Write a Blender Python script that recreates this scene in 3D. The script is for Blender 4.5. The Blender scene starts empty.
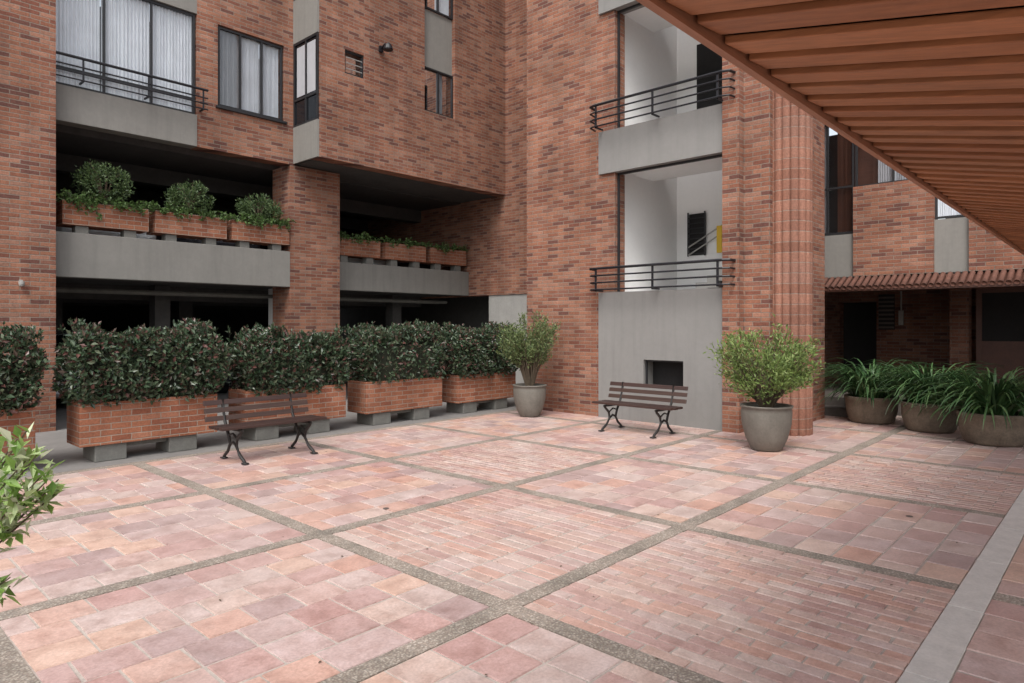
import bpy, math, random
from mathutils import Vector, Matrix
random.seed(7)
sc = bpy.context.scene
R = random.uniform

# ---------------------------------------------------------------- materials
def newmat(name):
    m = bpy.data.materials.new(name); m.use_nodes = True
    nt = m.node_tree
    b = nt.nodes["Principled BSDF"]
    return m, nt, b
def N(nt, t, **kw):
    n = nt.nodes.new(t)
    for k, v in kw.items(): setattr(n, k, v)
    return n
def L(nt, a, b): nt.links.new(a, b)
def mth(nt, op, a, b=None, c=None):
    n = N(nt, 'ShaderNodeMath', operation=op)
    for i, v in enumerate((a, b, c)):
        if v is None: continue
        if isinstance(v, (int, float)): n.inputs[i].default_value = v
        else: L(nt, v, n.inputs[i])
    return n.outputs[0]
def ramp(nt, fac, cols, interp='LINEAR'):
    r = N(nt, 'ShaderNodeValToRGB'); cr = r.color_ramp; cr.interpolation = interp
    n = len(cols)
    pos = []
    for i, c in enumerate(cols):
        if len(c) == 4: p, c = c[0], c[1:]
        else: p = i/(n if interp == 'CONSTANT' else max(1, n-1))
        pos.append((p, c))
    while len(cr.elements) < n: cr.elements.new(0.5)
    for i, (p, c) in enumerate(pos):
        cr.elements[i].position = p; cr.elements[i].color = (*c, 1)
    L(nt, fac, r.inputs[0]); return r.outputs[0]
def mix(nt, fac, a, b, mode='MIX'):
    n = N(nt, 'ShaderNodeMix', data_type='RGBA', blend_type=mode)
    if isinstance(fac, (int, float)): n.inputs[0].default_value = fac
    else: L(nt, fac, n.inputs[0])
    for v, i in ((a, 6), (b, 7)):
        if isinstance(v, tuple): n.inputs[i].default_value = (*v, 1)
        else: L(nt, v, n.inputs[i])
    return n.outputs[2]
def noise(nt, vec, scale, detail=3, rough=.6):
    n = N(nt, 'ShaderNodeTexNoise'); n.inputs['Scale'].default_value = scale
    n.inputs['Detail'].default_value = detail; n.inputs['Roughness'].default_value = rough
    if vec is not None: L(nt, vec, n.inputs['Vector'])
    return n.outputs[0]
def bump(nt, b, h, strength=.3, dist=.01):
    n = N(nt, 'ShaderNodeBump'); n.inputs['Strength'].default_value = strength
    n.inputs['Distance'].default_value = dist
    L(nt, h, n.inputs['Height']); L(nt, n.outputs[0], b.inputs['Normal'])
def pos(nt): return N(nt, 'ShaderNodeNewGeometry').outputs['Position']

def plain(name, col, rough=.6, var=.18, scale=6, metallic=0, bmp=.15, streak=0.0, spec=.4):
    m, nt, b = newmat(name)
    p = pos(nt)
    n1 = noise(nt, p, scale, 3)
    if bmp:
        n2 = noise(nt, p, scale*7, 2)
        f = mth(nt, 'MULTIPLY_ADD', n2, .4, mth(nt, 'MULTIPLY', n1, .6))
    else: f = n1
    lo = tuple(c*(1-var) for c in col); hi = tuple(min(1, c*(1+var)) for c in col)
    c = ramp(nt, f, [(.3, *lo), (.7, *hi)])
    if streak:
        mp = N(nt, 'ShaderNodeMapping'); mp.inputs['Scale'].default_value = (5, 5, .35)
        L(nt, p, mp.inputs[0])
        s = noise(nt, mp.outputs[0], 1.6, 4, .65)
        c = mix(nt, mth(nt, 'MULTIPLY', ramp(nt, s, [(.48, 0, 0, 0), (.75, 1, 1, 1)]), streak), c, tuple(x*.6 for x in col))
    L(nt, c, b.inputs['Base Color'])
    b.inputs['Roughness'].default_value = rough; b.inputs['Metallic'].default_value = metallic
    b.inputs['Specular IOR Level'].default_value = spec
    if bmp: bump(nt, b, n2, bmp, .01)
    return m

def brickmat(name, cols, mortar, w=.25, h=.075, mw=.012, stack=False, uoff=0.0):
    m, nt, b = newmat(name)
    p = pos(nt)
    sx = N(nt, 'ShaderNodeSeparateXYZ'); L(nt, p, sx.inputs[0])
    wob = noise(nt, p, 9, 1)
    wob = mth(nt, 'MULTIPLY', mth(nt, 'SUBTRACT', wob, .5), .012)
    u = mth(nt, 'ADD', mth(nt, 'ADD', sx.outputs[0], sx.outputs[1]), uoff+50)
    v = mth(nt, 'ADD', mth(nt, 'ADD', sx.outputs[2], 20), wob)
    u = mth(nt, 'ADD', u, wob)
    vr = mth(nt, 'DIVIDE', v, h)
    row = mth(nt, 'FLOOR', vr)
    off = 0 if stack else mth(nt, 'MULTIPLY', mth(nt, 'MODULO', row, 2), .5)
    ur = mth(nt, 'ADD', mth(nt, 'DIVIDE', u, w), off)
    col = mth(nt, 'FLOOR', ur)
    fu = mth(nt, 'SUBTRACT', ur, col); fv = mth(nt, 'SUBTRACT', vr, row)
    du = mth(nt, 'MULTIPLY', mth(nt, 'MINIMUM', fu, mth(nt, 'SUBTRACT', 1, fu)), w)
    dv = mth(nt, 'MULTIPLY', mth(nt, 'MINIMUM', fv, mth(nt, 'SUBTRACT', 1, fv)), h)
    d = mth(nt, 'MINIMUM', du, dv)
    fac = ramp(nt, mth(nt, 'DIVIDE', d, mw), [(.34, 0, 0, 0), (.62, 1, 1, 1)])
    cx = N(nt, 'ShaderNodeCombineXYZ'); L(nt, col, cx.inputs[0]); L(nt, row, cx.inputs[1])
    wn = N(nt, 'ShaderNodeTexWhiteNoise', noise_dimensions='2D'); L(nt, cx.outputs[0], wn.inputs['Vector'])
    bc = ramp(nt, wn.outputs[0], cols, 'CONSTANT')
    big = noise(nt, p, .9, 3)
    fine = noise(nt, p, 45, 2)
    bc = mix(nt, .8, bc, ramp(nt, fine, [(.25, .66, .66, .66), (.75, 1.28, 1.25, 1.22)]), 'MULTIPLY')
    mc = mix(nt, fine, tuple(x*.75 for x in mortar), mortar)
    c = mix(nt, fac, mc, bc)
    c = mix(nt, 1.0, c, ramp(nt, big, [(.3, .78, .77, .77), (.7, 1.15, 1.14, 1.14)]), 'MULTIPLY')
    mp = N(nt, 'ShaderNodeMapping'); mp.inputs['Scale'].default_value = (3, 3, .25); L(nt, p, mp.inputs[0])
    stn = noise(nt, mp.outputs[0], 1.2, 3, .6)
    c = mix(nt, 1.0, c, ramp(nt, stn, [(.35, 1.06, 1.06, 1.06), (.7, .80, .80, .81)]), 'MULTIPLY')
    L(nt, c, b.inputs['Base Color']); b.inputs['Roughness'].default_value = .85
    b.inputs['Specular IOR Level'].default_value = .25
    hgt = mth(nt, 'MULTIPLY_ADD', fine, .25, fac)
    bump(nt, b, hgt, .6, .008)
    return m

BR = [(.235,.098,.062),(.275,.12,.076),(.31,.145,.093),(.195,.077,.052),(.26,.115,.073),(.29,.132,.082),(.24,.102,.066),(.145,.064,.05),(.285,.15,.105),(.225,.105,.074),(.33,.165,.112)]
M_brick = brickmat('brick_wall_mat', BR, (.275,.225,.18), w=.245, h=.066, mw=.0115)
M_brick2 = brickmat('shade_darkened_porch_brick', [tuple(x*.6 for x in c) for c in BR], (.16,.13,.11), w=.245, h=.066, mw=.0115)  # same wall brick with the porch shade painted into darker colours
M_planter = brickmat('planter_brick_mat', [(.28,.108,.06),(.33,.136,.077),(.25,.095,.056),(.345,.155,.095),(.29,.12,.07)], (.36,.29,.23), w=.22, h=.072, mw=.011, uoff=.07)
M_flute = brickmat('fluted_clay_mat', [(.27,.13,.09),(.31,.155,.108),(.25,.118,.08),(.29,.152,.11)], (.33,.25,.2), w=3.0, h=.15, mw=.013, stack=True)
M_grey = plain('grey_painted_concrete', (.215,.206,.188), .75, .08, 2.5, streak=.35)
M_greypanel = plain('grey_plaster', (.225,.22,.21), .8, .06, 2, streak=.25)
M_lightconc = plain('light_concrete', (.33,.32,.30), .85, .12, 4, streak=.2)
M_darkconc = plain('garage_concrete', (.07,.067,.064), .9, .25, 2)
M_footing = plain('planter_footing_concrete', (.155,.152,.138), .9, .22, 7)
M_white = plain('white_plaster', (.78,.78,.77), .8, .03, 2)
M_black = plain('black_painted_steel', (.012,.012,.015), .4, .2, 20, bmp=0)
M_frame = plain('dark_window_frame', (.02,.02,.022), .45, .1, 20, bmp=0)
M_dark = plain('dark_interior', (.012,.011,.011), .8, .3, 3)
M_iron = plain('cast_iron', (.02,.018,.017), .5, .3, 40)
M_door = plain('brown_wood_door', (.085,.034,.022), .5, .2, 6)
M_soil = plain('soil', (.05,.035,.025), .95, .4, 20)
M_bark = plain('bark', (.10,.075,.05), .9, .35, 30)
M_potg = plain('grey_ceramic_pot', (.15,.138,.118), .65, .2, 5, streak=.4)
M_pott = plain('old_clay_pot', (.15,.118,.088), .85, .4, 6, streak=.5)
M_plinth = plain('strip_concrete', (.52,.49,.455), .85, .15, 9)
M_asph = plain('ground_concrete', (.20,.19,.18), .9, .2, 2)
M_porchfl = plain('porch_floor_tile', (.10,.085,.075), .7, .2, 3)
M_yellow = plain('yellow_paint', (.65,.42,.03), .5, .05, 5)
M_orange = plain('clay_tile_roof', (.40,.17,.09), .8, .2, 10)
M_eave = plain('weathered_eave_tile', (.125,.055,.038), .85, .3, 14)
M_drain = plain('drain_cover', (.10,.08,.07), .6, .2, 20)

def gravelmat():
    m, nt, b = newmat('exposed_aggregate')
    p = pos(nt)
    v = N(nt, 'ShaderNodeTexVoronoi'); v.inputs['Scale'].default_value = 85; L(nt, p, v.inputs[0])
    sp = N(nt, 'ShaderNodeSeparateColor'); L(nt, v.outputs['Color'], sp.inputs[0])
    c = ramp(nt, sp.outputs[0], [(.24,.20,.165),(.32,.275,.23),(.38,.34,.29),(.28,.25,.22),(.45,.405,.35),(.31,.26,.22)], 'CONSTANT')
    c = mix(nt, ramp(nt, v.outputs['Distance'], [(.35,0,0,0),(.8,1,1,1)]), c, (.2,.165,.14))
    c = mix(nt, 1.0, c, ramp(nt, noise(nt, p, 2.6, 5, .7), [(.3,.6,.6,.58),(.7,1.15,1.12,1.1)]), 'MULTIPLY')
    L(nt, c, b.inputs['Base Color']); b.inputs['Roughness'].default_value = .8
    bump(nt, b, v.outputs['Distance'], .4, .005)
    return m
M_gravel = gravelmat()
M_grout = plain('tile_grout', (.40,.35,.31), .9, .3, 14)

def tilemat(name, cols):
    m, nt, b = newmat(name)
    g = N(nt, 'ShaderNodeNewGeometry')
    p = g.outputs['Position']
    c = ramp(nt, g.outputs['Random Per Island'], cols, 'CONSTANT')
    off = N(nt, 'ShaderNodeVectorMath', operation='ADD'); L(nt, p, off.inputs[0])
    cb = N(nt, 'ShaderNodeCombineXYZ'); L(nt, mth(nt,'MULTIPLY',g.outputs['Random Per Island'],40), cb.inputs[2]); L(nt, cb.outputs[0], off.inputs[1])
    n1 = noise(nt, off.outputs[0], 7, 4, .68)
    n2 = noise(nt, off.outputs[0], 60, 3, .7)
    c = mix(nt, .9, c, ramp(nt, n1, [(.28,.74,.67,.65),(.5,1,1,1),(.75,1.17,1.24,1.28)]), 'MULTIPLY')
    c = mix(nt, .75, c, ramp(nt, n2, [(.3,.74,.73,.72),(.7,1.18,1.19,1.2)]), 'MULTIPLY')
    big = noise(nt, p, .55, 3, .6)
    c = mix(nt, mth(nt, 'MULTIPLY', ramp(nt, big, [(.35,0,0,0),(.75,1,1,1)]), .4), c, (.49,.40,.37))
    c = mix(nt, mth(nt, 'MULTIPLY', ramp(nt, noise(nt, p, 1.9, 5, .75), [(.5,0,0,0),(.75,1,1,1)]), .38), c, (.20,.15,.135))
    L(nt, c, b.inputs['Base Color'])
    L(nt, ramp(nt, n1, [(.3,.32,.32,.32),(.7,.52,.52,.52)]), b.inputs['Roughness'])
    b.inputs['Specular IOR Level'].default_value = .5
    bump(nt, b, mth(nt,'MULTIPLY_ADD', n2, .4, n1), .4, .006)
    return m
M_tile = tilemat('terracotta_tile', [(.50,.345,.305),(.53,.325,.26),(.47,.30,.27),(.51,.39,.35),(.54,.40,.345),(.45,.30,.275),(.53,.345,.285),(.49,.36,.335),(.51,.295,.23),(.43,.265,.24),(.52,.40,.365),(.39,.275,.26),(.56,.375,.295)])
M_tile2 = tilemat('terracotta_paver_brick', [(.47,.315,.275),(.51,.36,.31),(.45,.285,.25),(.49,.335,.28),(.53,.405,.355),(.43,.27,.24),(.49,.365,.33),(.50,.30,.24)])

def leafmat(name, cols, trans=.25, rough=.45):
    m, nt, b = newmat(name)
    g = N(nt, 'ShaderNodeNewGeometry')
    c = ramp(nt, g.outputs['Random Per Island'], cols, 'CONSTANT')
    L(nt, c, b.inputs['Base Color']); b.inputs['Roughness'].default_value = rough
    b.inputs['Specular IOR Level'].default_value = .4
    if trans>.12:
        t = N(nt, 'ShaderNodeBsdfTranslucent'); L(nt, c, t.inputs[0])
        mx = N(nt, 'ShaderNodeMixShader'); mx.inputs[0].default_value = trans
        L(nt, b.outputs[0], mx.inputs[1]); L(nt, t.outputs[0], mx.inputs[2])
        L(nt, mx.outputs[0], nt.nodes['Material Output'].inputs[0])
    return m
M_hedge = leafmat('hedge_leaves', [(.034,.06,.03),(.047,.078,.037),(.026,.047,.025),(.068,.095,.052),(.038,.065,.033),(.11,.05,.042),(.058,.085,.047),(.03,.053,.028),(.085,.06,.045),(.042,.072,.036),(.09,.11,.065)], .1, .32)
M_leafL = leafmat('light_green_leaves', [(.17,.25,.07),(.24,.33,.10),(.14,.21,.06),(.29,.37,.14),(.20,.28,.08),(.11,.16,.05)], .35)
M_leafO = leafmat('olive_green_leaves', [(.13,.18,.065),(.18,.23,.09),(.10,.15,.055),(.21,.25,.11),(.075,.11,.04)], .3)
M_leafB = leafmat('bush_leaves', [(.06,.10,.035),(.09,.14,.05),(.045,.08,.03),(.11,.16,.06)], .25)
M_vine = leafmat('vine_leaves', [(.08,.14,.04),(.12,.20,.06),(.06,.10,.03)], .25)
M_strap = leafmat('strap_leaves', [(.035,.085,.03),(.05,.11,.04),(.07,.14,.05),(.03,.065,.025),(.09,.16,.06)], .15, .3)
M_varieg = leafmat('variegated_leaves', [(.25,.40,.10),(.40,.50,.24),(.58,.64,.42),(.18,.32,.07),(.64,.68,.5),(.32,.46,.15)], .35)
M_core = plain('hedge_twigs', (.018,.022,.012), .95, .4, 20, bmp=0)

def woodmat(name, cols, axis, rough=.55):
    m, nt, b = newmat(name)
    g = N(nt, 'ShaderNodeNewGeometry')
    c = ramp(nt, g.outputs['Random Per Island'], cols, 'CONSTANT')
    tc = N(nt, 'ShaderNodeTexCoord')
    mp = N(nt, 'ShaderNodeMapping'); s = [28, 28, 28]; s[axis] = 1.5
    mp.inputs['Scale'].default_value = s; L(nt, tc.outputs['Object'], mp.inputs[0])
    n = noise(nt, mp.outputs[0], 1.3, 5, .65)
    c = mix(nt, .8, c, ramp(nt, n, [(.3,.62,.58,.55),(.7,1.2,1.18,1.15)]), 'MULTIPLY')
    L(nt, c, b.inputs['Base Color']); b.inputs['Roughness'].default_value = rough
    bump(nt, b, n, .25, .004)
    return m
M_slat = woodmat('soffit_boards', [(.36,.15,.062),(.41,.175,.075),(.31,.125,.052),(.38,.16,.068),(.34,.15,.066)], 1)
M_trim = woodmat('eave_trim_wood', [(.34,.16,.09)], 0)
M_bench = woodmat('bench_wood', [(.045,.023,.019),(.055,.03,.023),(.037,.02,.017)], 0, .45)

def glassmat(name):
    m, nt, b = newmat(name)
    gl = N(nt, 'ShaderNodeBsdfGlossy'); gl.inputs['Roughness'].default_value = .02
    tr = N(nt, 'ShaderNodeBsdfTransparent'); tr.inputs[0].default_value = (.93,.95,.96,1)
    lw = N(nt, 'ShaderNodeLayerWeight'); lw.inputs[0].default_value = .35
    f = mth(nt, 'MULTIPLY_ADD', lw.outputs['Fresnel'], .5, .05)
    mx = N(nt, 'ShaderNodeMixShader'); L(nt, f, mx.inputs[0])
    L(nt, tr.outputs[0], mx.inputs[1]); L(nt, gl.outputs[0], mx.inputs[2])
    L(nt, mx.outputs[0], nt.nodes['Material Output'].inputs[0])
    return m
M_glass = glassmat('window_glass')
M_curtain = plain('white_curtain', (.80,.81,.84), .9, .05, 3, bmp=0)
M_blind = plain('grey_blind', (.40,.40,.42), .8, .05, 3, bmp=0)
M_carw = plain('white_car_paint', (.62,.64,.66), .25, .02, 3, bmp=0)
M_card = plain('dark_car_paint', (.04,.04,.05), .25, .05, 3, bmp=0)
M_carglass = plain('car_glass', (.01,.012,.015), .08, .05, 3, bmp=0)
M_tyre = plain('tyre_rubber', (.015,.015,.015), .8, .1, 30, bmp=0)

# ---------------------------------------------------------------- mesh builder
class MB:
    def __init__(s): s.v=[]; s.f=[]; s.m=[]
    def quad(s, a, b, c, d, mi=0):
        n=len(s.v); s.v += [a,b,c,d]; s.f.append((n,n+1,n+2,n+3)); s.m.append(mi)
    def box(s, x0,x1,y0,y1,z0,z1, mi=0):
        n=len(s.v)
        s.v += [(x0,y0,z0),(x1,y0,z0),(x1,y1,z0),(x0,y1,z0),(x0,y0,z1),(x1,y0,z1),(x1,y1,z1),(x0,y1,z1)]
        for q in ((0,3,2,1),(4,5,6,7),(0,1,5,4),(1,2,6,5),(2,3,7,6),(3,0,4,7)):
            s.f.append(tuple(n+i for i in q)); s.m.append(mi)
    def tube(s, pts, rads, seg=8, mi=0, cap=True):
        pts=[Vector(p) for p in pts]; n0=len(s.v); k=len(pts)
        up=Vector((.13,.07,1)).normalized()
        for i,p in enumerate(pts):
            t=(pts[min(i+1,k-1)]-pts[max(i-1,0)]).normalized()
            ref = up if abs(t.dot(up))<.95 else Vector((1,0,0))
            a=t.cross(ref).normalized(); b=t.cross(a)
            r=rads[i] if isinstance(rads,(list,tuple)) else rads
            for j in range(seg):
                an=2*math.pi*j/seg
                s.v.append(tuple(p+a*math.cos(an)*r+b*math.sin(an)*r))
        for i in range(k-1):
            for j in range(seg):
                a=n0+i*seg+j; b=n0+i*seg+(j+1)%seg
                s.f.append((a,b,b+seg,a+seg)); s.m.append(mi)
        if cap:
            s.f.append(tuple(n0+j for j in range(seg))); s.m.append(mi)
            s.f.append(tuple(n0+(k-1)*seg+j for j in reversed(range(seg)))); s.m.append(mi)
    def lathe(s, prof, c, seg=40, mi=0):
        n0=len(s.v)
        for r,z in prof:
            for j in range(seg):
                an=2*math.pi*j/seg
                s.v.append((c[0]+r*math.cos(an), c[1]+r*math.sin(an), c[2]+z))
        for i in range(len(prof)-1):
            for j in range(seg):
                a=n0+i*seg+j; b=n0+i*seg+(j+1)%seg
                s.f.append((a,b,b+seg,a+seg)); s.m.append(mi)
    def leaf(s, p, d, n, ln, w, mi=0, fold=.25):
        p=Vector(p); d=d.normalized(); sd=d.cross(n)
        if sd.length<1e-4: sd=d.cross(Vector((1,.3,.2)))
        sd.normalize(); nn=sd.cross(d)
        i=len(s.v)
        mid=p+d*ln*.45
        s.v += [tuple(p),tuple(mid+sd*w*.5+nn*w*fold),tuple(p+d*ln),tuple(mid-sd*w*.5+nn*w*fold)]
        s.f.append((i,i+1,i+2,i+3)); s.m.append(mi)
    def obj(s, name, mats, parent=None, smooth=False, bevel=0):
        me=bpy.data.meshes.new(name); me.from_pydata(s.v,[],s.f); me.update()
        for m in (mats if isinstance(mats,(list,tuple)) else [mats]): me.materials.append(m)
        me.polygons.foreach_set('material_index', s.m)
        if smooth: me.polygons.foreach_set('use_smooth',[True]*len(me.polygons))
        o=bpy.data.objects.new(name,me); sc.collection.objects.link(o)
        if parent: o.parent=parent
        if bevel:
            b=o.modifiers.new('bevel','BEVEL'); b.width=bevel; b.segments=2; b.limit_method='ANGLE'
        return o
def empty(name, loc=(0,0,0), rot=0):
    e=bpy.data.objects.new(name,None); sc.collection.objects.link(e)
    e.location=loc; e.rotation_euler=(0,0,rot); e.empty_display_size=.2
    return e
def box(name, *a, mat=None, parent=None, bevel=0):
    b=MB(); b.box(*a); return b.obj(name, mat, parent, bevel=bevel)
def rv():
    while True:
        v=Vector((R(-1,1),R(-1,1),R(-1,1)))
        if .05<v.length<1: return v.normalized()

def wall(name, axis, c0, c1, u0,u1,z0,z1, holes, mat, parent):
    us=sorted({u0,u1,*[h[0] for h in holes],*[h[1] for h in holes]})
    zs=sorted({z0,z1,*[h[2] for h in holes],*[h[3] for h in holes]})
    b=MB()
    for i in range(len(us)-1):
        for j in range(len(zs)-1):
            um=(us[i]+us[i+1])/2; zm=(zs[j]+zs[j+1])/2
            if any(h[0]<um<h[1] and h[2]<zm<h[3] for h in holes): continue
            if axis=='y': b.box(us[i],us[i+1],c0,c1,zs[j],zs[j+1])
            else: b.box(c0,c1,us[i],us[i+1],zs[j],zs[j+1])
    return b.obj(name, mat, parent)

def window(name, axis, c, u0,u1,z0,z1, n, parent, fr=.035, hbar=None, curtain=None, fmat=None, back=True):
    b=MB()
    def bx(ua,ub,za,zb,ca,cb,mi):
        if axis=='y': b.box(ua,ub,ca,cb,za,zb,mi)
        else: b.box(ca,cb,ua,ub,za,zb,mi)
    t=.05
    bx(u0,u1,z1-fr,z1,c,c+t,0); bx(u0,u1,z0,z0+fr,c,c+t,0)
    bx(u0,u0+fr,z0+fr,z1-fr,c,c+t,0); bx(u1-fr,u1,z0+fr,z1-fr,c,c+t,0)
    for i in range(1,n):
        u=u0+(u1-u0)*i/n
        bx(u-fr/2,u+fr/2,z0+fr,z1-fr,c+.004,c+t-.004,0)
    if hbar is not None:
        bx(u0+fr,u1-fr,hbar-fr/2,hbar+fr/2,c+.006,c+t-.006,0)
    if axis=='y': b.quad((u0+fr*.5,c+.025,z0+fr*.5),(u1-fr*.5,c+.025,z0+fr*.5),(u1-fr*.5,c+.025,z1-fr*.5),(u0+fr*.5,c+.025,z1-fr*.5),1)
    else: b.quad((c+.025,u0+fr*.5,z0+fr*.5),(c+.025,u1-fr*.5,z0+fr*.5),(c+.025,u1-fr*.5,z1-fr*.5),(c+.025,u0+fr*.5,z1-fr*.5),1)
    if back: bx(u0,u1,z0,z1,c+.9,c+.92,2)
    if curtain:
        k=60
        for (ca,cb,mi) in curtain:
            for i in range(k):
                ua=ca+(cb-ca)*i/k; ub=ca+(cb-ca)*(i+1)/k
                ya=c+.085+.02*math.sin(i*1.35)+.008*math.sin(i*.37); yb=c+.085+.02*math.sin((i+1)*1.35)+.008*math.sin((i+1)*.37)
                if axis=='y': b.quad((ua,ya,z0+.03),(ub,yb,z0+.03),(ub,yb,z1-.03),(ua,ya,z1-.03),mi)
                else: b.quad((ya,ua,z0+.03),(yb,ub,z0+.03),(yb,ub,z1-.03),(ya,ua,z1-.03),mi)
    return b.obj(name,[fmat or M_frame,M_glass,M_dark,M_curtain,M_blind,M_door],parent)

# ---------------------------------------------------------------- ground
box('ground',-150,150,-150,150,-.3,-.02,mat=M_asph)
XL=[-3.4,-1.3,.72,2.78,4.84,6.90,8.96,11.02,13.3]
YL=[-3.2,-1.27,.68,2.60,4.55,6.50,8.45]
SW=.062
base=MB(); base.box(-3.6,13.5,-3.4,8.53,-.019,0)
patio=empty('terracotta_patio')
base.obj('grout_bed',M_grout,patio)
st=MB()
for i,y in enumerate(YL):
    if i==2: continue
    st.box(-3.5,13.4,y-SW,y+SW,-.005,.0065)
for x in XL:
    for j in range(len(YL)-1):
        st.box(x-SW,x+SW,YL[j]+SW+(.0 if j!=2 else .03),YL[j+1]-SW-(.0 if j!=1 else .03),-.005,.0065)
st.obj('aggregate_strips',M_gravel,patio)
ch=MB()
x=-3.5
while x<13.3:
    ch.box(x,x+.995,YL[2]-.085,YL[2]+.085,-.005,.010); x+=1.0
ch.obj('drain_kerb',M_plinth,patio,bevel=.004)
tb=MB(); 
def tile(x0,x1,y0,y1,mi,g=.008):
    x0+=g*R(.4,1.2);x1-=g*R(.4,1.2);y0+=g*R(.4,1.2);y1-=g*R(.4,1.2)
    if x1-x0<.02 or y1-y0<.02: return
    z=.006+R(-.0015,.002); e=.004
    j=lambda:R(-.003,.003)
    n=len(tb.v)
    A=[(x0+j(),y0+j()),(x1+j(),y0+j()),(x1+j(),y1+j()),(x0+j(),y1+j())]
    cx=(x0+x1)/2; cy=(y0+y1)/2
    tb.v += [(a,b,-.003) for a,b in A]
    tb.v += [(a+(e if a<cx else -e),b+(e if b<cy else -e),z+R(-.0008,.0008)) for a,b in A]
    for q in ((4,5,6,7),(0,1,5,4),(1,2,6,5),(2,3,7,6),(3,0,4,7)):
        tb.f.append(tuple(n+i for i in q)); tb.m.append(mi)
brickpanels={(3,2),(3,3),(1,3),(5,2),(4,4),(6,4)}
for i in range(len(XL)-1):
    for j in range(len(YL)-1):
        x0,x1=XL[i]+SW,XL[i+1]-SW; y0,y1=YL[j]+SW,YL[j+1]-SW
        if j==2: y0+=.02
        if j==1: y1-=.02
        if (i,j) in brickpanels:
            stack=(i,j)==(3,3)
            nc=round((y1-y0)/.255)
            nn=round((x1-x0)/.10) if stack else round((x1-x0)/.085)
            dx=(x1-x0)/nn; dy=(y1-y0)/nc
            for r in range(nn):
                xa=x0+r*dx
                o=0 if stack else (.5 if r%2 else 0)
                k=-1
                while True:
                    ya=y0+(k+o)*dy; yb=ya+dy
                    if ya>=y1-.001: break
                    if yb>y0+.001: tile(xa,xa+dx,max(ya,y0),min(yb,y1),1,.006 if not stack else .010)
                    k+=1
        else:
            nr=7; dy=(y1-y0)/nr
            mode=random.choice([0,1]) if i>3 or j>4 else 0
            for r in range(nr):
                ya=y0+r*dy; x=x0
                if mode==0:
                    ws=[1]*7
                    if random.random()<.4: ws=[.5]+[1]*6+[.5]
                    if random.random()<.2: ws=[1,1,.5,.5,1,1,1,1]
                    if random.random()<.12: ws=[1,1.5,1,1.5,1,1]
                else: ws=random.choice([[1.3]*6,[.65]+[1.3]*5+[.65]])
                t=sum(ws)
                for w in ws:
                    xe=x+(x1-x0)*w/t
                    tile(x,xe,ya,ya+dy,0); x=xe
tb.obj('clay_tiles',[M_tile,M_tile2],patio)
box('garage_floor',-6,14,8.54,24,-.019,.003,mat=M_asph)

# ---------------------------------------------------------------- left wing
LW=empty('brick_apartment_building')
YF,YB,YR,XS=12.2,11.3,12.6,12.05
box('corner_pier',-5,2.81,11.95,12.8,0,13,mat=M_brick,parent=LW)
box('pier',6.8,7.93,12.2,12.9,0,4.765,mat=M_brick,parent=LW)
box('parapet_left',2.81,6.8,12.2,12.4,2.35,3.05,mat=M_grey,parent=LW,bevel=.008)
box('parapet_right',7.93,XS,12.6,12.8,2.36,2.97,mat=M_grey,parent=LW,bevel=.008)
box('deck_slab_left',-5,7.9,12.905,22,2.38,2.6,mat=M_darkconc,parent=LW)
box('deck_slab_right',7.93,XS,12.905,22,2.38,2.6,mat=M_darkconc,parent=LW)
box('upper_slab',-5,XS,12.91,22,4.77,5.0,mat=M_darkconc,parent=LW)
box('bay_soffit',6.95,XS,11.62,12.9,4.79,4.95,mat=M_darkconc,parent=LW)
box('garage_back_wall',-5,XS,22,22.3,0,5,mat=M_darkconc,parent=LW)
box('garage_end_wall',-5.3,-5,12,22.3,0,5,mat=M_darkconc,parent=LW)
gb=MB()
for y in (14.5,17,19.5):
    gb.box(-4.9,XS-.01,y,y+.3,4.45,4.765); gb.box(-4.9,XS-.01,y,y+.3,2.1,2.375)
for x in (3.6,6.2,9.6):
    gb.box(x,x+.3,16.1,16.6,0,2.375); gb.box(x+.2,x+.5,16.1,16.6,2.605,4.765)
for x in (4.9,8.7,10.6): gb.box(x,x+.28,13.9,14.2,0,2.37)
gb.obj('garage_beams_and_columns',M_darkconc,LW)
box('white_garage_column',7.02,7.2,13.3,13.5,0,2.37,mat=M_white,parent=LW)
gp=MB()
for y in (13.3,13.6,15.2): gp.tube([(-4,y,2.2),(11.9,y,2.2)],.04,8)
gp.obj('garage_pipes',M_footing,LW)
wall('left_facade','y',12.2,12.5,5.0,6.9,4.77,13,[(5.37,6.67,5.58,7.07),(5.37,6.67,8.35,9.9)],M_brick,LW)
box('balcony_band',2.81,5.0,12.19,12.45,4.77,5.33,mat=M_grey,parent=LW,bevel=.006)
box('balcony_lintel',2.81,5.0,12.2,12.45,7.13,7.95,mat=M_grey,parent=LW)
box('facade_above_balcony',2.81,5.0,12.2,12.5,9.8,13,mat=M_brick,parent=LW)
window('large_window','y',12.24,2.83,4.98,5.34,7.12,3,LW,hbar=5.62,curtain=[(2.86,3.5,3),(3.52,4.25,3),(4.27,4.95,3)])
window('large_window_upper','y',12.24,2.83,4.98,7.96,9.79,3,LW,curtain=[(2.86,4.95,3)])
window('window','y',12.23,5.39,6.65,5.60,7.05,3,LW,curtain=[(5.44,5.80,4),(5.80,6.2,3),(6.22,6.6,3)])
window('window_upper','y',12.23,5.39,6.65,8.37,9.88,3,LW,curtain=[(5.44,6.6,3)])
sl=MB(); sl.box(5.33,6.71,12.15,12.22,5.54,5.58); sl.obj('window_sill',M_frame,LW)
rl=MB()
for k,z in enumerate((5.42,5.52,5.62,5.76)):
    rl.tube([(2.83,12.05,z),(5.13,12.05,z)],.013 if k<3 else .024,8)
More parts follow.
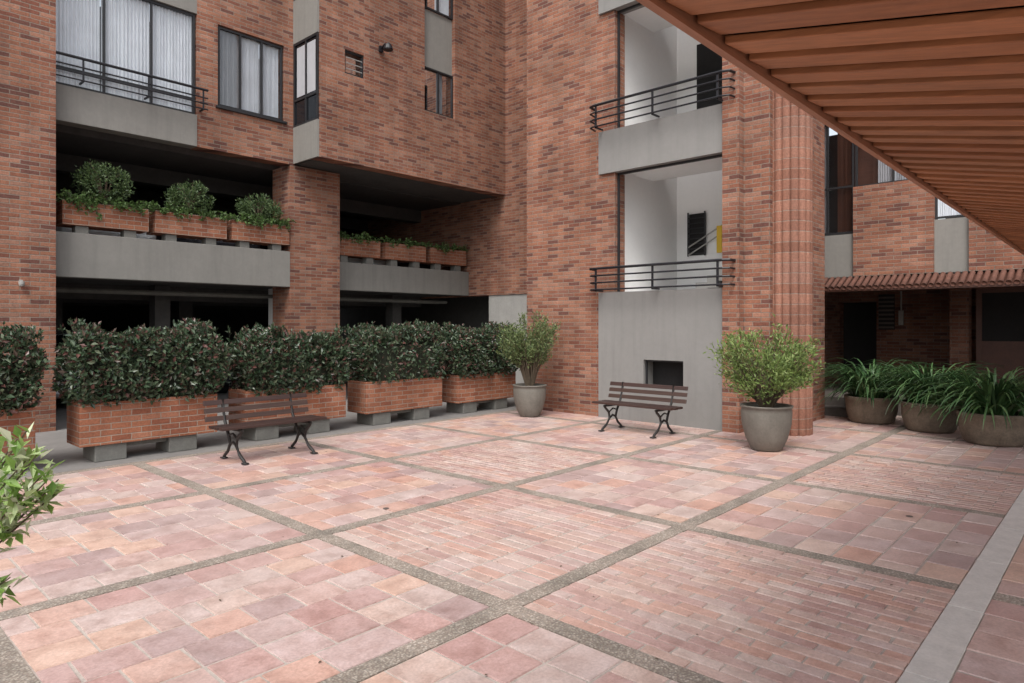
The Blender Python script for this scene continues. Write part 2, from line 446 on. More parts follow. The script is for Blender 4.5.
for x in (3.2,4.15,5.05):
    rl.box(x-.014,x+.014,12.045,12.055,5.40,5.77); rl.box(x-.012,x+.012,12.055,12.24,5.40,5.425)
rl.obj('window_guard_rail',M_black,LW)
wall('bay_facade','y',11.3,11.6,6.9,XS,4.79,13,[(7.46,7.91,6.53,7.0),(9.48,10.37,6.28,9.6)],M_brick,LW)
box('bay_grey_panel',9.48,10.37,11.40,11.55,7.28,8.55,mat=M_grey,parent=LW)
window('bay_window','y',11.36,9.48,10.37,6.29,7.27,2,LW,curtain=[(9.95,10.1,4)])
window('bay_window_upper','y',11.36,9.48,10.37,8.56,9.6,2,LW,curtain=[(9.9,10.3,3)])
window('vent_window','y',11.33,7.46,7.91,6.53,7.0,1,LW)
lv=MB()
for k in range(3): lv.box(7.5,7.87,11.31,11.32,6.63+k*.11,6.65+k*.11)
lv.obj('vent_louvres',M_greypanel,LW)
sd=MB()
sd.box(6.86,6.9,11.305,12.195,4.79,5.5,0); sd.box(6.86,6.9,11.305,12.195,7.15,8.0,0); sd.box(6.86,6.9,11.305,12.195,9.6,13,0)
for za,zb in ((5.5,7.15),(8.0,9.6)):
    sd.box(6.892,6.895,11.32,12.18,za,zb,1)
    sd.box(6.889,6.890,11.42,12.10,za+.58,zb-.1,3)
    for y in (11.305,11.72,12.155): sd.box(6.865,6.888,y,y+.04,za,zb,2)
    sd.box(6.867,6.887,11.345,12.155,za,za+.04,2); sd.box(6.867,6.887,11.345,12.155,zb-.04,zb,2); sd.box(6.867,6.887,11.345,12.155,za+.5,za+.54,2)
sd.obj('bay_side_window',[M_grey,M_carglass,M_frame,M_blind],LW)
box('inner_return_wall',XS,12.4,8.5,22,2.35,13,mat=M_brick,parent=LW)
box('inner_return_base',XS+.03,12.4,8.5,11.9,0,2.35,mat=M_lightconc,parent=LW)
box('inner_dark_wall',13.4,13.6,11.9,22,0,2.6,mat=M_darkconc,parent=LW)
box('inner_dark_roof',12.405,13.6,8.5,22,2.61,2.8,mat=M_darkconc,parent=LW)
wl=MB(); wl.box(8.26,8.34,11.24,11.3,7.18,7.3); wl.tube([(8.3,11.27,7.25),(8.3,11.12,7.30),(8.3,11.05,7.26)],.025,8)
wl.lathe([(.02,.1),(.07,.06),(.1,-.03),(.09,-.05),(0,-.04)],(8.3,11.03,7.2),16); wl.obj('wall_lamp',M_black,None)
w2=MB(); w2.box(2.35,2.39,11.9,11.95,2.21,2.26); w2.lathe([(.0,-.04),(.028,-.03),(.038,0),(.038,.03),(0,.035)],(2.37,11.88,2.2),14); w2.obj('security_camera',M_lightconc,None,smooth=False)

# ---------------------------------------------------------------- tower
TW=empty('stair_tower_building')
box('tower_front_wall',9.65,10.0,6.79,8.49,0,13,mat=M_brick,parent=TW)
box('tower_rear_side',10.0,12.045,8.19,8.49,0,13,mat=M_brick,parent=TW)
jb=MB()
for a,b_ in ((2.16,4.21),(4.94,6.99),(7.72,9.8)): jb.box(9.65,9.95,6.48,6.79,a,b_)
jb.obj('opening_jamb',M_brick,TW)
wall('base_panel','x',9.60,9.9,4.50,6.79,0,2.16,[(5.17,5.89,.58,1.03)],M_greypanel,TW)
box('vent_void',9.9,10.4,5.0,6.0,.45,1.15,mat=M_dark,parent=TW)
vf=MB()
for a in ((5.17,5.89,.58,.61),(5.17,5.89,1.0,1.03)): vf.box(9.66,9.69,*a)
vf.box(9.66,9.69,5.17,5.2,.61,1.0); vf.box(9.66,9.69,5.86,5.89,.61,1.0); vf.obj('vent_frame',M_frame,TW)
for k,z in enumerate((4.21,6.99,9.8)):
    box('floor_band',9.60,9.9,4.50,6.79,z,z+.73 if k<2 else 13,mat=M_greypanel,parent=TW)
for k,z in enumerate((2.0,4.3,7.1)):  # slabs stop short, no roof above: opening added so sky lights the rooms
    box('landing_slab',9.9,11.1,4.5,6.8,z,z+(.16 if k==0 else .6),mat=M_white,parent=TW)
box('room_left_wall',9.96,12.0,6.6,6.78,0,10,mat=M_white,parent=TW)
box('room_back_wall',12.0,12.04,4.2,8.1,0,10,mat=M_white,parent=TW)
box('pier_a',9.55,9.95,4.24,4.5,0,13,mat=M_brick,parent=TW)
box('pier_b',9.72,12.1,3.85,4.24,0,13,mat=M_brick,parent=TW)
box('landing_door',11.95,11.99,5.2,6.15,4.95,7.0,mat=M_dark,parent=TW)
gw=MB(); gw.box(11.965,11.99,5.98,6.32,2.95,3.75,1)
for k in range(8): gw.box(11.94,11.96,5.98,6.32,2.97+k*.098,2.99+k*.098,0)
gw.box(11.93,11.94,5.96,5.99,2.93,3.78,0); gw.box(11.93,11.94,6.31,6.34,2.93,3.78,0)
gw.obj('louvred_window',[M_frame,M_dark],TW)
sf=MB()
for k in range(8):
    y=6.2-k*.22; z=2.0+k*.12
    sf.box(11.15,11.9,y-.22,y,z-.10,z+.12)
sf.obj('stair_flight',M_lightconc,TW)
sr=MB()
for dz in (.4,.55): sr.tube([(11.9,6.3,2.55+dz),(11.9,4.6,2.55+dz+.9)],.014,6)
sr.obj('stair_handrail',M_lightconc,TW)
sg=MB(); sg.box(11.82,11.9,5.58,5.68,2.95,3.45); sg.obj('yellow_post',M_yellow,TW)
fr=MB()
for z0,z1 in ((2.16,4.21),(4.94,6.99)):
    fr.box(9.72,9.76,6.45,6.48,z0,z1); fr.box(9.72,9.76,4.5,6.45,z1-.035,z1)
    fr.box(9.72,9.76,4.5,4.53,z0,z1-.035)
fr.obj('opening_frames',M_frame,TW)
for zt in (2.20,4.98,7.76):
    b=MB()
    for k in range(4):
        z=zt+k*.12; r=.014 if k<3 else .022
        yl=6.86
        b.tube([(9.6,yl,z),(9.42,yl-.03,z),(9.385,yl-.12,z),(9.385,4.42,z),(9.42,4.33,z),(9.6,4.3,z)],r,8)
    for y in (6.7,5.6,4.5):
        b.box(9.388,9.40,y-.018,y+.018,zt-.03,zt+.37); b.box(9.388,9.6,y-.012,y+.012,zt-.03,zt-.005)
    b.obj('balcony_rail',M_black,TW)
fc=MB(); nfl=16; seg=nfl*8; cx,cy=10.10,3.71; rad=.285
ring=[]
for i in range(seg):
    an=2*math.pi*i/seg; ph=(an*nfl/(2*math.pi))%1
    rr=rad+.035*math.sqrt(max(0,1-(2*ph-1)**2))
    ring.append((cx+rr*math.cos(an),cy+rr*math.sin(an)))
for z in (0,13):
    for p in ring: fc.v.append((*p,z))
for i in range(seg):
    j=(i+1)%seg; fc.f.append((i,j,j+seg,i+seg)); fc.m.append(0)
fc.obj('fluted_brick_column',M_flute,TW)

# ---------------------------------------------------------------- entrance wing
EW=empty('entrance_wing_building')
XE=13.5
box('ew_far_return',12.1,13.7,4.75,5.0,0,13,mat=M_brick,parent=EW)
box('grey_spandrel_a',XE,XE+.3,3.77,4.75,2.5,3.3,mat=M_grey,parent=EW)
window('corner_window','x',XE+.05,3.79,4.73,3.32,5.45,2,EW,hbar=4.2,curtain=[(3.82,4.1,5),(4.3,4.68,4)])
box('wood_door_behind_glass',XE+.4,XE+.45,3.2,3.95,3.0,5.3,mat=M_door,parent=EW)
box('brick_panel',XE-.08,XE+.3,2.49,3.77,2.5,4.15,mat=M_brick,parent=EW)
window('strip_window','x',XE+.05,2.51,3.77,4.16,5.45,2,EW,curtain=[(2.9,3.4,4)])
box('grey_spandrel_b',XE,XE+.3,1.98,2.49,2.5,3.42,mat=M_grey,parent=EW)
window('side_window','x',XE+.05,2.0,2.49,3.44,5.45,1,EW,curtain=[(2.04,2.45,3)])
box('brick_panel_right',XE-.08,XE+.3,-6,1.98,2.5,5.45,mat=M_brick,parent=EW)
box('upper_wall',XE,XE+.3,-6,4.75,5.46,9,mat=M_brick,parent=EW)
fs=MB()
y=-6
while y<4.66:
    fs.tube([(XE-.48,y+.05,2.27),(XE-.08,y+.05,2.47)],.042,8); y+=.105
fs.obj('clay_tile_eave',M_eave,EW,smooth=True)
fb=MB(); n0=0
fb.v += [(XE-.44,-6,2.25),(XE-.44,4.7,2.25),(XE-.0,4.7,2.47),(XE-.0,-6,2.47),(XE-.44,-6,2.21),(XE-.44,4.7,2.21),(XE-.0,4.7,2.21),(XE-.0,-6,2.21)]
for q in ((0,1,2,3),(4,7,6,5),(0,4,5,1),(1,5,6,2),(2,6,7,3),(3,7,4,0)): fb.f.append(q); fb.m.append(0)
fb.obj('eave_backing',M_door,EW)
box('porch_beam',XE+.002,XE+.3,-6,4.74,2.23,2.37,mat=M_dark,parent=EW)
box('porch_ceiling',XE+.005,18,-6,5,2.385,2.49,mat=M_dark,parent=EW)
box('porch_floor',13.31,18,-6,5,0,.3,mat=M_porchfl,parent=EW)
sp=MB(); sp.box(12.45,13.3,3.05,4.74,0,.15); sp.box(12.85,13.3,3.05,4.74,.15,.30); sp.obj('entrance_steps',M_porchfl,EW)
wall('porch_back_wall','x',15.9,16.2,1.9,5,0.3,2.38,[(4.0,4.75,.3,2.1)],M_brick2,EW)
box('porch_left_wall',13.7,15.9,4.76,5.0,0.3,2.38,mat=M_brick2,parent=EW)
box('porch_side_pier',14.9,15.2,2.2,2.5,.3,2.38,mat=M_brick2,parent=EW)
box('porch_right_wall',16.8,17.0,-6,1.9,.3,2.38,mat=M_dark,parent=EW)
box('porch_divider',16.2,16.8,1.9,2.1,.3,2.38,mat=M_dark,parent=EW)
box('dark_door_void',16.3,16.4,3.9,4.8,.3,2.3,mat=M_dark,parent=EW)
pd=MB()
for k in range(5):
    y0=2.15-(k+1)*.85; y1=y0+.83
    pd.box(15.2,15.26,y0,y0+.09,.3,2.37,0); pd.box(15.2,15.26,y1-.09,y1,.3,2.37,0)
    for za,zb in ((.3,.42),(1.2,1.3),(2.2,2.37)): pd.box(15.203,15.257,y0+.09,y1-.09,za,zb,0)
    pd.box(15.225,15.235,y0+.09,y1-.09,.42,1.2,0); pd.box(15.225,15.235,y0+.09,y1-.09,1.3,2.2,1)
pd.obj('porch_wood_doors',[M_door,M_dark],EW)
vt=MB(); vt.box(15.86,15.89,3.65,3.95,1.5,2.25,0)
for k in range(8): vt.box(15.84,15.855,3.65,3.95,1.53+k*.09,1.57+k*.09,1)
vt.box(15.80,15.89,3.48,3.56,1.6,1.9,2); vt.tube([(15.85,3.52,1.9),(15.85,3.52,2.36)],.015,6,2)
vt.obj('porch_vent_and_conduit',[M_dark,M_porchfl,M_lightconc],EW)

# ---------------------------------------------------------------- canopy
CP=empty('timber_canopy')
YE,ZE,SLP=.90,2.425,.20
YBK=-1.1
pitch=.17
cb=MB()
def zc(y): return ZE-SLP*(YE-y)
x=-1.2
while x<13.35:
    w=pitch*.83
    ya,yb=YE-.03,YBK
    lo=R(0,.004); hi=lo+.012; t=.025
    n=len(cb.v)
    for y in (ya,yb):
        z=zc(y)
        cb.v += [(x,y,z+lo),(x+w,y,z+hi),(x+w,y,z+hi+t),(x,y,z+lo+t)]
    for q in ((0,1,5,4),(1,2,6,5),(2,3,7,6),(3,0,4,7),(0,3,2,1),(4,5,6,7)):
        cb.f.append(tuple(n+i for i in q)); cb.m.append(0)
    x+=pitch*R(.985,1.015)
cb.obj('soffit_boards',M_slat,CP,bevel=.004)
def slab(b,x0,x1,ya,yb,dz0,dz1):
    i=len(b.v)
    for xx in (x0,x1):
        b.v += [(xx,ya,zc(ya)+dz0),(xx,yb,zc(yb)+dz0),(xx,yb,zc(yb)+dz1),(xx,ya,zc(ya)+dz1)]
    for q in ((0,1,2,3),(7,6,5,4),(0,4,5,1),(1,5,6,2),(2,6,7,3),(3,7,4,0)):
        b.f.append(tuple(i+k for k in q)); b.m.append(0)
n=MB(); slab(n,-1.22,13.4,YE,YBK-.05,.058,.12); n.obj('roof_deck',M_dark,CP)
n=MB(); slab(n,-1.22,13.4,YE+.010,YE-.022,-.015,.055); n.obj('eave_trim',M_trim,CP)
n=MB(); slab(n,-1.3,13.4,YE+.03,YBK-.1,.122,.16); n.obj('clay_roof_tiles',M_orange,CP)
n=MB()
for xx in (-1,4.5,9.5,13.0): n.box(xx,xx+.3,YBK-.05,YBK+.25,0.02,2.0)
n.obj('canopy_posts',M_brick,CP)

# ---------------------------------------------------------------- planters and hedges
def planter(x0,x1,y0,y1,z0,z1,legs=True,name='brick_planter'):
    e=empty(name,((x0+x1)/2,(y0+y1)/2,0))
    ox,oy=e.location.x,e.location.y
    b=MB(); t=.1
    X0,X1,Y0,Y1=x0-ox,x1-ox,y0-oy,y1-oy
    b.box(X0,X1,Y0,Y0+t,z0,z1); b.box(X0,X1,Y1-t,Y1,z0,z1)
    b.box(X0,X0+t,Y0+t,Y1-t,z0,z1); b.box(X1-t,X1,Y0+t,Y1-t,z0,z1); b.box(X0+t,X1-t,Y0+t,Y1-t,z0,z0+.05)
    b.obj('brick_box',M_planter,e,bevel=.006)
    box('soil_bed',X0+t,X1-t,Y0+t,Y1-t,z0+.05,z1-.06,mat=M_soil,parent=e)
    if legs:
        b=MB()
        for a,c in ((.16,.50),(.98,1.32)): b.box(X0+a,X0+c,Y0+.03,Y1-.03,.0035,z0)
        b.box(X0+.5,X0+.98,Y0+.10,Y1-.1,z0-.06,z0)
        b.obj('concrete_footings',M_footing,e,bevel=.01)
    return e
PX=[(.35,1.88),(2.30,3.87),(4.25,5.83),(6.2,7.78),(8.15,9.68)]
for a,c in PX: planter(a,c,8.8,9.32,.20,.70)

def hedge_mesh(seed,lx,ly,z0,z1,nl):
    random.seed(seed); b=MB()
    b.box(-lx/2+.18,lx/2-.18,-ly/2+.16,ly/2-.16,z0,z1-.24,1)
    ph=[R(0,6) for _ in range(6)]
    def warp(x,y,z):
        return .055*math.sin(x*4+ph[0]+z*3)+.05*math.sin(x*10+ph[1]+z*7)+.035*math.sin(y*9+ph[2]+x*3)
    for k in range(nl):
        side=random.random()
        hh=z1-z0
        if side<.36: u=R(-lx/2,lx/2); p=Vector((u,-ly/2,R(z0,z1))); n=Vector((0,-1,0))
        elif side<.5: p=Vector((R(-lx/2,lx/2),ly/2,R(z0,z1))); n=Vector((0,1,0))
        elif side<.78: p=Vector((R(-lx/2,lx/2),R(-ly/2,ly/2),z1)); n=Vector((0,0,1))
        elif side<.89: p=Vector((-lx/2,R(-ly/2,ly/2),R(z0,z1))); n=Vector((-1,0,0))
        else: p=Vector((lx/2,R(-ly/2,ly/2),R(z0,z1))); n=Vector((1,0,0))
        fx=abs(p.x)/(lx/2); fz=(p.z-z0)/hh
        dep=abs(random.gauss(0,.08))
        w=warp(p.x,p.y,p.z)
        p=p-n*(dep-w)
        if fz>.8: p.y*=1-.25*(fz-.8)/.2
        if fz>.75 and fx>.8: p.z-=.14*(fx-.8)/.2
        if fz<.25:
            p.y*=.78+fz*.9; p.x*=.90+.4*fz
        d=(n*R(.3,1.1)+rv()*.9+Vector((0,0,R(-.2,.7)))).normalized()
        s=R(.05,.095)
        b.leaf(p,d,(n+rv()*.8),s,s*.5)
    for k in range(130):
        x,y=R(-lx/2,lx/2),R(-ly/2+.05,ly/2-.05); h=R(.04,.15)
        q=Vector((x,y,z1-.05+warp(x,y,z1))); dr=Vector((R(-.3,.3),R(-.3,.3),1)).normalized()
        b.tube([q,q+dr*h],[.003,.002],3,1,False)
        for j in range(7): b.leaf(q+dr*h*R(.4,1),(dr+rv()*.9),rv(),R(.04,.07),.028)
    return b
hm=[hedge_mesh(20+s,1.66,.76,.66,1.47,6500) for s in range(3)]
for k,(a,c) in enumerate(PX):
    i=k%3
    if k<3: o=hm[i].obj('hedge',[M_hedge,M_core])
    else:
        o=bpy.data.objects.new('hedge',bpy.data.objects['hedge' if i==0 else 'hedge.%03d'%i].data); sc.collection.objects.link(o)
    o.location=((a+c)/2,9.06,(0,.02,-.04,.02,.0)[k]); o.rotation_euler=(0,0,math.pi if k in (3,) else 0)
    o.scale=((1.0,1.02,.96,1.0,.97)[k],1,1)
random.seed(99)

def deckplanter(x0,x1,y0):
    e=planter(x0,x1,y0,y0+.42,3.17 if y0<12.4 else 3.12,3.55 if y0<12.4 else 3.5,False,'deck_planter')
    b=MB(); w=(x1-x0)
    zt=3.052 if y0<12.4 else 2.972; zb=3.168 if y0<12.4 else 3.118
    for f in (.22,.78): b.box(-w/2+w*f-.09,-w/2+w*f+.09,-.17,.02,zt,zb)
    b.obj('planter_feet',M_footing,e)
for a,c in ((2.95,4.20),(4.30,5.53),(5.63,6.78)): deckplanter(a,c,12.18)
for a,c in ((8.05,9.25),(9.4,10.6),(10.75,11.95)): deckplanter(a,c,12.58)

def roundbush(name,x,y,z,r,rz,nl,mat,ls=.05):
    b=MB()
    for k in range(9):
        an=R(0,6.28); q=Vector((math.cos(an)*r*.6,math.sin(an)*r*.6,rz*R(.3,1.2)))
        b.tube([(0,0,-rz*1.2),tuple(q*.5),tuple(q)],[.02,.012,.005],5,1,False)
    cl=[]
    for k in range(26):
        v=rv(); cl.append((Vector((v.x*r*.85,v.y*r*.85,v.z*rz*.85)),R(.18,.38)*r))
    for k in range(nl):
        c,cr=random.choice(cl); v=rv()
        p=c+v*cr*R(.5,1.15)
        b.leaf(p,(v+rv()*.7+Vector((0,0,.3))),rv(),ls*R(.7,1.3),ls*.45)
    o=b.obj(name,[mat,M_bark]); o.location=(x,y,z); return o
roundbush('round_bush',3.58,12.36,3.90,.40,.28,2300,M_leafB)
roundbush('round_bush',4.95,12.36,3.86,.38,.22,2100,M_leafB)
roundbush('round_bush',6.22,12.36,3.80,.38,.22,2100,M_leafB)
def vines(name,x0,x1,y,z,n,dens):
    b=MB()
    for k in range(n):
        x=R(x0,x1); p=Vector((x,y+R(0,.25),z+R(-.02,.05))); d=Vector((R(-1,1),R(-.8,-.1),R(-.1,.5))).normalized()
        pts=[p.copy()]
        ln=random.randint(2,dens)
        for j in range(ln):
            p=p+d*.05; d=(d+Vector((R(-.3,.3),R(-.1,.1),-.25))).normalized()
            if p.y<y-.04: p.y=y-.04
            if z-.02>p.z and p.y>y-.03: p.y=y-.04
            pts.append(p.copy())
            for m in range(4): b.leaf(p+rv()*.03,rv()+Vector((0,-.3,.3)),rv(),R(.04,.07),.04)
        b.tube(pts,.004,3,1,False)
    return b.obj(name,[M_vine,M_bark])
vines('trailing_vine',2.95,6.75,12.17,3.56,210,5)
vines('trailing_vine',8.05,11.95,12.57,3.51,120,4)
vines('trailing_vine',2.85,3.3,12.17,3.57,20,10)

# ---------------------------------------------------------------- pots
def potted_shrub(name,x,y,pr,ph,cr,ch,cz,mat,nb,nl,ls,potmat=M_potg,spread=1.0):
    e=empty(name,(x,y,0))
    b=MB()
    prof=[(0,0.012),(pr*.55,.012),(pr*.62,.03),(pr*.82,ph*.28),(pr*.97,ph*.6),(pr*1.0,ph*.86),(pr*.96,ph*.95),(pr*1.03,ph*.965),(pr*1.04,ph),(pr*.93,ph),(pr*.9,ph*.86)]
    b.lathe(prof,(0,0,0),48); b.obj('pot',potmat,e,smooth=True)
    b=MB(); b.lathe([(0,ph*.9),(pr*.92,ph*.88)],(0,0,0),24); b.obj('soil',M_soil,e)
    t=MB(); lf=MB()
    for k in range(nb):
        an=R(0,6.28); ro=R(.1,1)**.6
        tip=Vector((math.cos(an)*cr*ro,math.sin(an)*cr*ro,cz+R(-.8,1)*ch*math.sqrt(max(.05,1-ro*ro*.85))))
        base=Vector((math.cos(an)*.06*R(0,1),math.sin(an)*.06,ph*.88))
        mid=base.lerp(tip,.5)+Vector((R(-.06,.06),R(-.06,.06),R(0,.1)))-Vector((tip.x,tip.y,0))*.15
        pts=[base,base.lerp(mid,.5)+Vector((0,0,.03)),mid,mid.lerp(tip,.5)+rv()*.02,tip]
        t.tube(pts,[.009,.008,.006,.004,.002],5,0,False)
        for m in range(nl):
            f=R(0,1)**.5
            q=mid.lerp(tip,f)+rv()*R(0,.11)*spread
            lf.leaf(q,(tip-mid).normalized()*.6+rv()*.9+Vector((0,0,.2)),rv(),ls*R(.7,1.35),ls*.36)
    t.obj('stems',M_bark,e); lf.obj('leaves',mat,e)
    return e
potted_shrub('potted_shrub',8.85,7.72,.29,.56,.55,.50,1.36,M_leafO,90,62,.06)
potted_shrub('potted_shrub',8.52,3.42,.31,.58,.68,.54,1.13,M_leafL,125,50,.06)

def strap_plant(x,y,pr,ph,sc_,n):
    e=empty('potted_strap_leaf_plant',(x,y,0))
    b=MB()
    b.lathe([(0,.012),(pr*.8,.012),(pr*.88,.05),(pr*1.0,ph*.5),(pr*1.02,ph*.85),(pr*1.06,ph*.9),(pr*1.06,ph),(pr*.96,ph),(pr*.94,ph*.85)],(0,0,0),40)
    b.obj('pot',M_pott,e,smooth=True)
    b=MB(); b.lathe([(0,ph*.9),(pr*.95,ph*.9)],(0,0,0),24); b.obj('soil',M_soil,e)
    b=MB()
    for k in range(n):
        an=R(0,6.28); r0=pr*R(0,.8); ln=R(.55,.95)*sc_; up=R(.6,3.6)
        p=Vector((math.cos(an)*r0,math.sin(an)*r0,ph*.88))
        an2=an+R(-.7,.7)
        d=Vector((math.cos(an2),math.sin(an2),up)).normalized()
        side=Vector((-math.sin(an2),math.cos(an2),0)); w=R(.036,.058)
        S=8; i0=len(b.v)
        for s_ in range(S+1):
            f=s_/S; ww=w*(.55+.9*f-1.4*f*f) if f<1 else .002
            ww=max(ww,.002)
            b.v += [tuple(p-side*ww*.5+Vector((0,0,.006))),tuple(p),tuple(p+side*ww*.5+Vector((0,0,.006)))]
            p=p+d*(ln/S); d=(d+Vector((0,0,-.33*(.5+f)))).normalized()
        for s_ in range(S):
            a=i0+s_*3
            b.f += [(a,a+1,a+4,a+3),(a+1,a+2,a+5,a+4)]; b.m += [0,0]
    b.obj('leaves',M_strap,e,smooth=True)
strap_plant(12.1,3.12,.38,.44,1.12,320)
strap_plant(11.75,2.22,.38,.44,1.16,340)
strap_plant(11.05,1.35,.40,.43,1.12,380)

e=empty('variegated_shrub',(.25,2.46,0))
b=MB(); b.lathe([(0,.012),(.17,.012),(.2,.1),(.24,.38),(.26,.4),(.22,.4),(.21,.36)],(0,0,0),32); b.obj('pot',M_potg,e,smooth=True)
b=MB(); b.lathe([(0,.35),(.22,.35)],(0,0,0),20); b.obj('soil',M_soil,e)
t=MB(); lf=MB()
Rv=Vector((.677,-.736,0)); Fv=Vector((.736,.677,0))
for k in range(38):
    an=R(0,6.28); h=R(.75,1.28); ro=R(.05,.22)
    tip=Vector((math.cos(an)*ro,math.sin(an)*ro,h))
    if k<12:
        tip=Rv*(.30,.38,.28,.36,.25,.22,.33,.27,.34,.31,.26,.35)[k]+Fv*R(-.08,.08)+Vector((0,0,[1.31,1.20,1.14,1.25,.90,.86,1.17,1.24,1.12,1.21,1.28,1.16][k]))
    base=Vector((R(-.05,.05),R(-.05,.05),.35)); mid=base.lerp(tip,.6)+Vector((0,0,.08))-Rv*(.10 if k<12 else 0)
    t.tube([base,mid,tip],[.005,.004,.002],5,0,False)
    for m in range(30):
        f=R(.3,1); q=mid.lerp(tip,f)+rv()*.014
        lf.leaf(q,(tip-mid).normalized()*.5+rv()*.9,Vector((0,0,1))+rv()*.6,R(.04,.07),R(.018,.028))
t.obj('stems',M_bark,e); lf.obj('leaves',M_varieg,e)

# ---------------------------------------------------------------- benches
def bench(loc,rot):
    e=empty('park_bench',loc,rot)
    Lh=.67
    b=MB()
    for k,(y,z) in enumerate(((-.20,.405),(-.07,.40),(.06,.40))):
        b.box(-Lh,Lh,y,y+.10,z,z+.03)
    for k,(y,z) in enumerate(((.235,.465),(.258,.56),(.282,.65))):
        n=len(b.v); h=.056; t=.026; dy=.016
        for xx in (-Lh,Lh):
            b.v += [(xx,y,z),(xx,y+t,z),(xx,y+t+dy,z+h),(xx,y+dy,z+h)]
        for q in ((0,3,2,1),(4,5,6,7),(0,1,5,4),(1,2,6,5),(2,3,7,6),(3,0,4,7)):
            b.f.append(tuple(n+i for i in q)); b.m.append(0)
    b.obj('slats',M_bench,e,bevel=.005)
    b=MB()
    for xx in (-.44,.44):
        def bar(pts,w=.034):
            b.tube([(xx,p[0],p[1]) for p in pts],[q for q in ([w*.5]*len(pts))],8)
        bar([(.27,.012),(.255,.04),(.16,.11),(.10,.20),(.14,.30),(.20,.385),(.245,.47),(.29,.62),(.312,.71)],.036)
        bar([(-.27,.012),(-.25,.04),(-.14,.10),(-.06,.19),(-.08,.28),(-.17,.35),(-.20,.39)],.038)
        bar([(-.21,.385),(-.05,.378),(.10,.378),(.21,.40)],.032)
        bar([(-.06,.19),(.02,.23),(.10,.20)],.03)
        bar([(-.08,.28),(.03,.33),(.14,.30)],.022)
        for sx in (.27,-.27): b.box(xx-.03,xx+.03,sx-.045,sx+.035,.011,.026)
    b.obj('cast_iron_frames',M_iron,e,smooth=True)
bench((4.02,7.70,0),0)
bench((8.58,5.38,0),-math.pi/2)

# ---------------------------------------------------------------- cars on the deck
def car(loc,rot,paint):
    e=empty('parked_car',loc,rot)
    ST=[(-2.05,.62,.38,.62,.64,.55),(-1.95,.80,.25,.80,.86,.66),(-1.6,.84,.22,.88,1.28,.60),(-1.0,.85,.2,.90,1.44,.60),(0,.85,.2,.90,1.46,.60),(.45,.85,.2,.90,1.40,.60),(1.05,.85,.2,.89,.93,.70),(1.7,.83,.22,.78,.82,.66),(2.0,.74,.28,.66,.70,.58),(2.1,.60,.36,.55,.57,.5)]
    b=MB()
    for (x,w,zl,zb,zr,rw) in ST:
        b.v += [(x,-w*.92,zl),(x,-w,zl+.15),(x,-w,zb),(x,-rw,zr-.04),(x,-rw*.8,zr),(x,rw*.8,zr),(x,rw,zr-.04),(x,w,zb),(x,w,zl+.15),(x,w*.92,zl)]
    for i in range(len(ST)-1):
        for j in range(10):
            a=i*10+j; c=i*10+(j+1)%10
            mi=0
            if j in (2,6) and 1<=i<=5: mi=1
            if j in (3,4,5) and i in (1,5): mi=1
            b.f.append((a,c,c+10,a+10)); b.m.append(mi)
    b.f.append(tuple(range(10))); b.m.append(0); b.f.append(tuple(reversed(range(90,100)))); b.m.append(0)
    b.obj('body',[paint,M_carglass],e,smooth=False,bevel=.02)
    w=MB()
    for x in (-1.25,1.3):
        for s in (-1,1):
            w.tube([(x,s*.68,.31),(x,s*.87,.31)],.31,20,0); w.tube([(x,s*.86,.31),(x,s*.88,.31)],.19,12,1)
    w.obj('wheels',[M_tyre,M_lightconc],e)
    l=MB()
    for s in (-1,1): l.box(1.93,2.03,s*.55-.12,s*.55+.12,.56,.66,0)
    l.obj('headlights',M_white,e)
car((3.9,15.1,2.605),-math.pi/2,M_carw)
car((5.9,15.1,2.605),-math.pi/2,M_card)
car((9.2,15.2,2.605),-math.pi/2,M_carw)
car((11.0,15.6,2.605),-math.pi/2,M_card)
car((3.6,16.4,.005),-math.pi/2,M_carw)
car((6.2,17.0,.005),-math.pi/2,M_card)
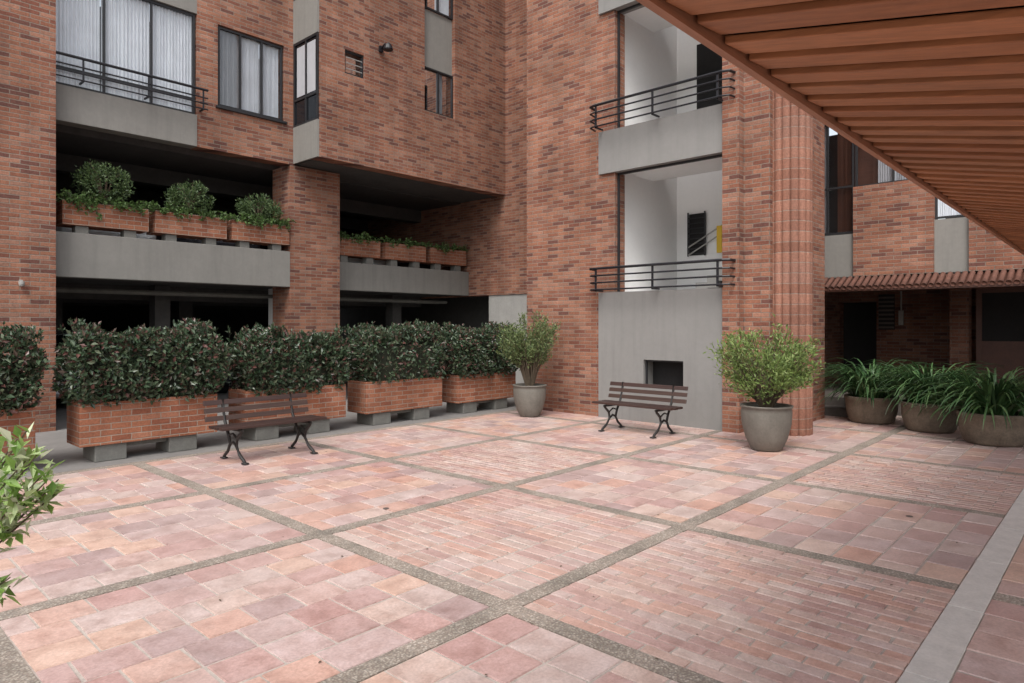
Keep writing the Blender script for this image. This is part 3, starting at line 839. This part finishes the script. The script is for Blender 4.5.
car((9.7,16.4,.005),-math.pi/2,M_card)

b=MB()
for k in range(110):
    x,y=R(1.5,9),R(.9,8.3); d=Vector((R(-1,1),R(-1,1),.02))
    b.leaf((x,y,.012),d,Vector((0,0,1)),R(.012,.035),R(.008,.018),0,.1)
b.obj('fallen_leaves',M_bark)
dr=MB(); dr.lathe([(0,.012),(.025,.012),(.028,.009)],(3.55,4.75,0),20); dr.lathe([(0,.012),(.025,.012),(.028,.009)],(6.35,1.35,0),20)
dr.obj('floor_drain',M_drain)

# ---------------------------------------------------------------- world, sun, camera
w=bpy.data.worlds.new('World'); sc.world=w; w.use_nodes=True
nt=w.node_tree; bg=nt.nodes['Background']
AZ,EL=240,55
sky=nt.nodes.new('ShaderNodeTexSky'); sky.sky_type='NISHITA'; sky.sun_disc=False
sky.sun_elevation=math.radians(EL); sky.sun_rotation=math.radians(AZ)
sky.air_density=1.2; sky.dust_density=4.0
hs=nt.nodes.new('ShaderNodeHueSaturation'); hs.inputs['Saturation'].default_value=.35; hs.inputs['Value'].default_value=1.85
nt.links.new(sky.outputs[0],hs.inputs['Color']); nt.links.new(hs.outputs[0],bg.inputs['Color'])
bg.inputs['Strength'].default_value=.15
sl=bpy.data.lights.new('sun','SUN'); sl.energy=1.5; sl.angle=math.radians(25); sl.color=(1,.98,.95)
so=bpy.data.objects.new('sun',sl); sc.collection.objects.link(so)
az=math.radians(AZ); el=math.radians(EL)
dirv=Vector((math.sin(az)*math.cos(el),math.cos(az)*math.cos(el),math.sin(el)))
so.rotation_euler=dirv.to_track_quat('Z','Y').to_euler()
cam=bpy.data.cameras.new('camera'); co=bpy.data.objects.new('camera',cam); sc.collection.objects.link(co)
co.location=(0,0,1.6); co.rotation_euler=(math.radians(90),0,math.radians(-47.4))
cam.sensor_width=36; cam.lens=672/1024*36; cam.shift_y=-16.5/1024
cam.clip_start=.05; cam.clip_end=600
sc.camera=co
sc.view_settings.view_transform='Standard'; sc.view_settings.look='None'; sc.view_settings.exposure=0
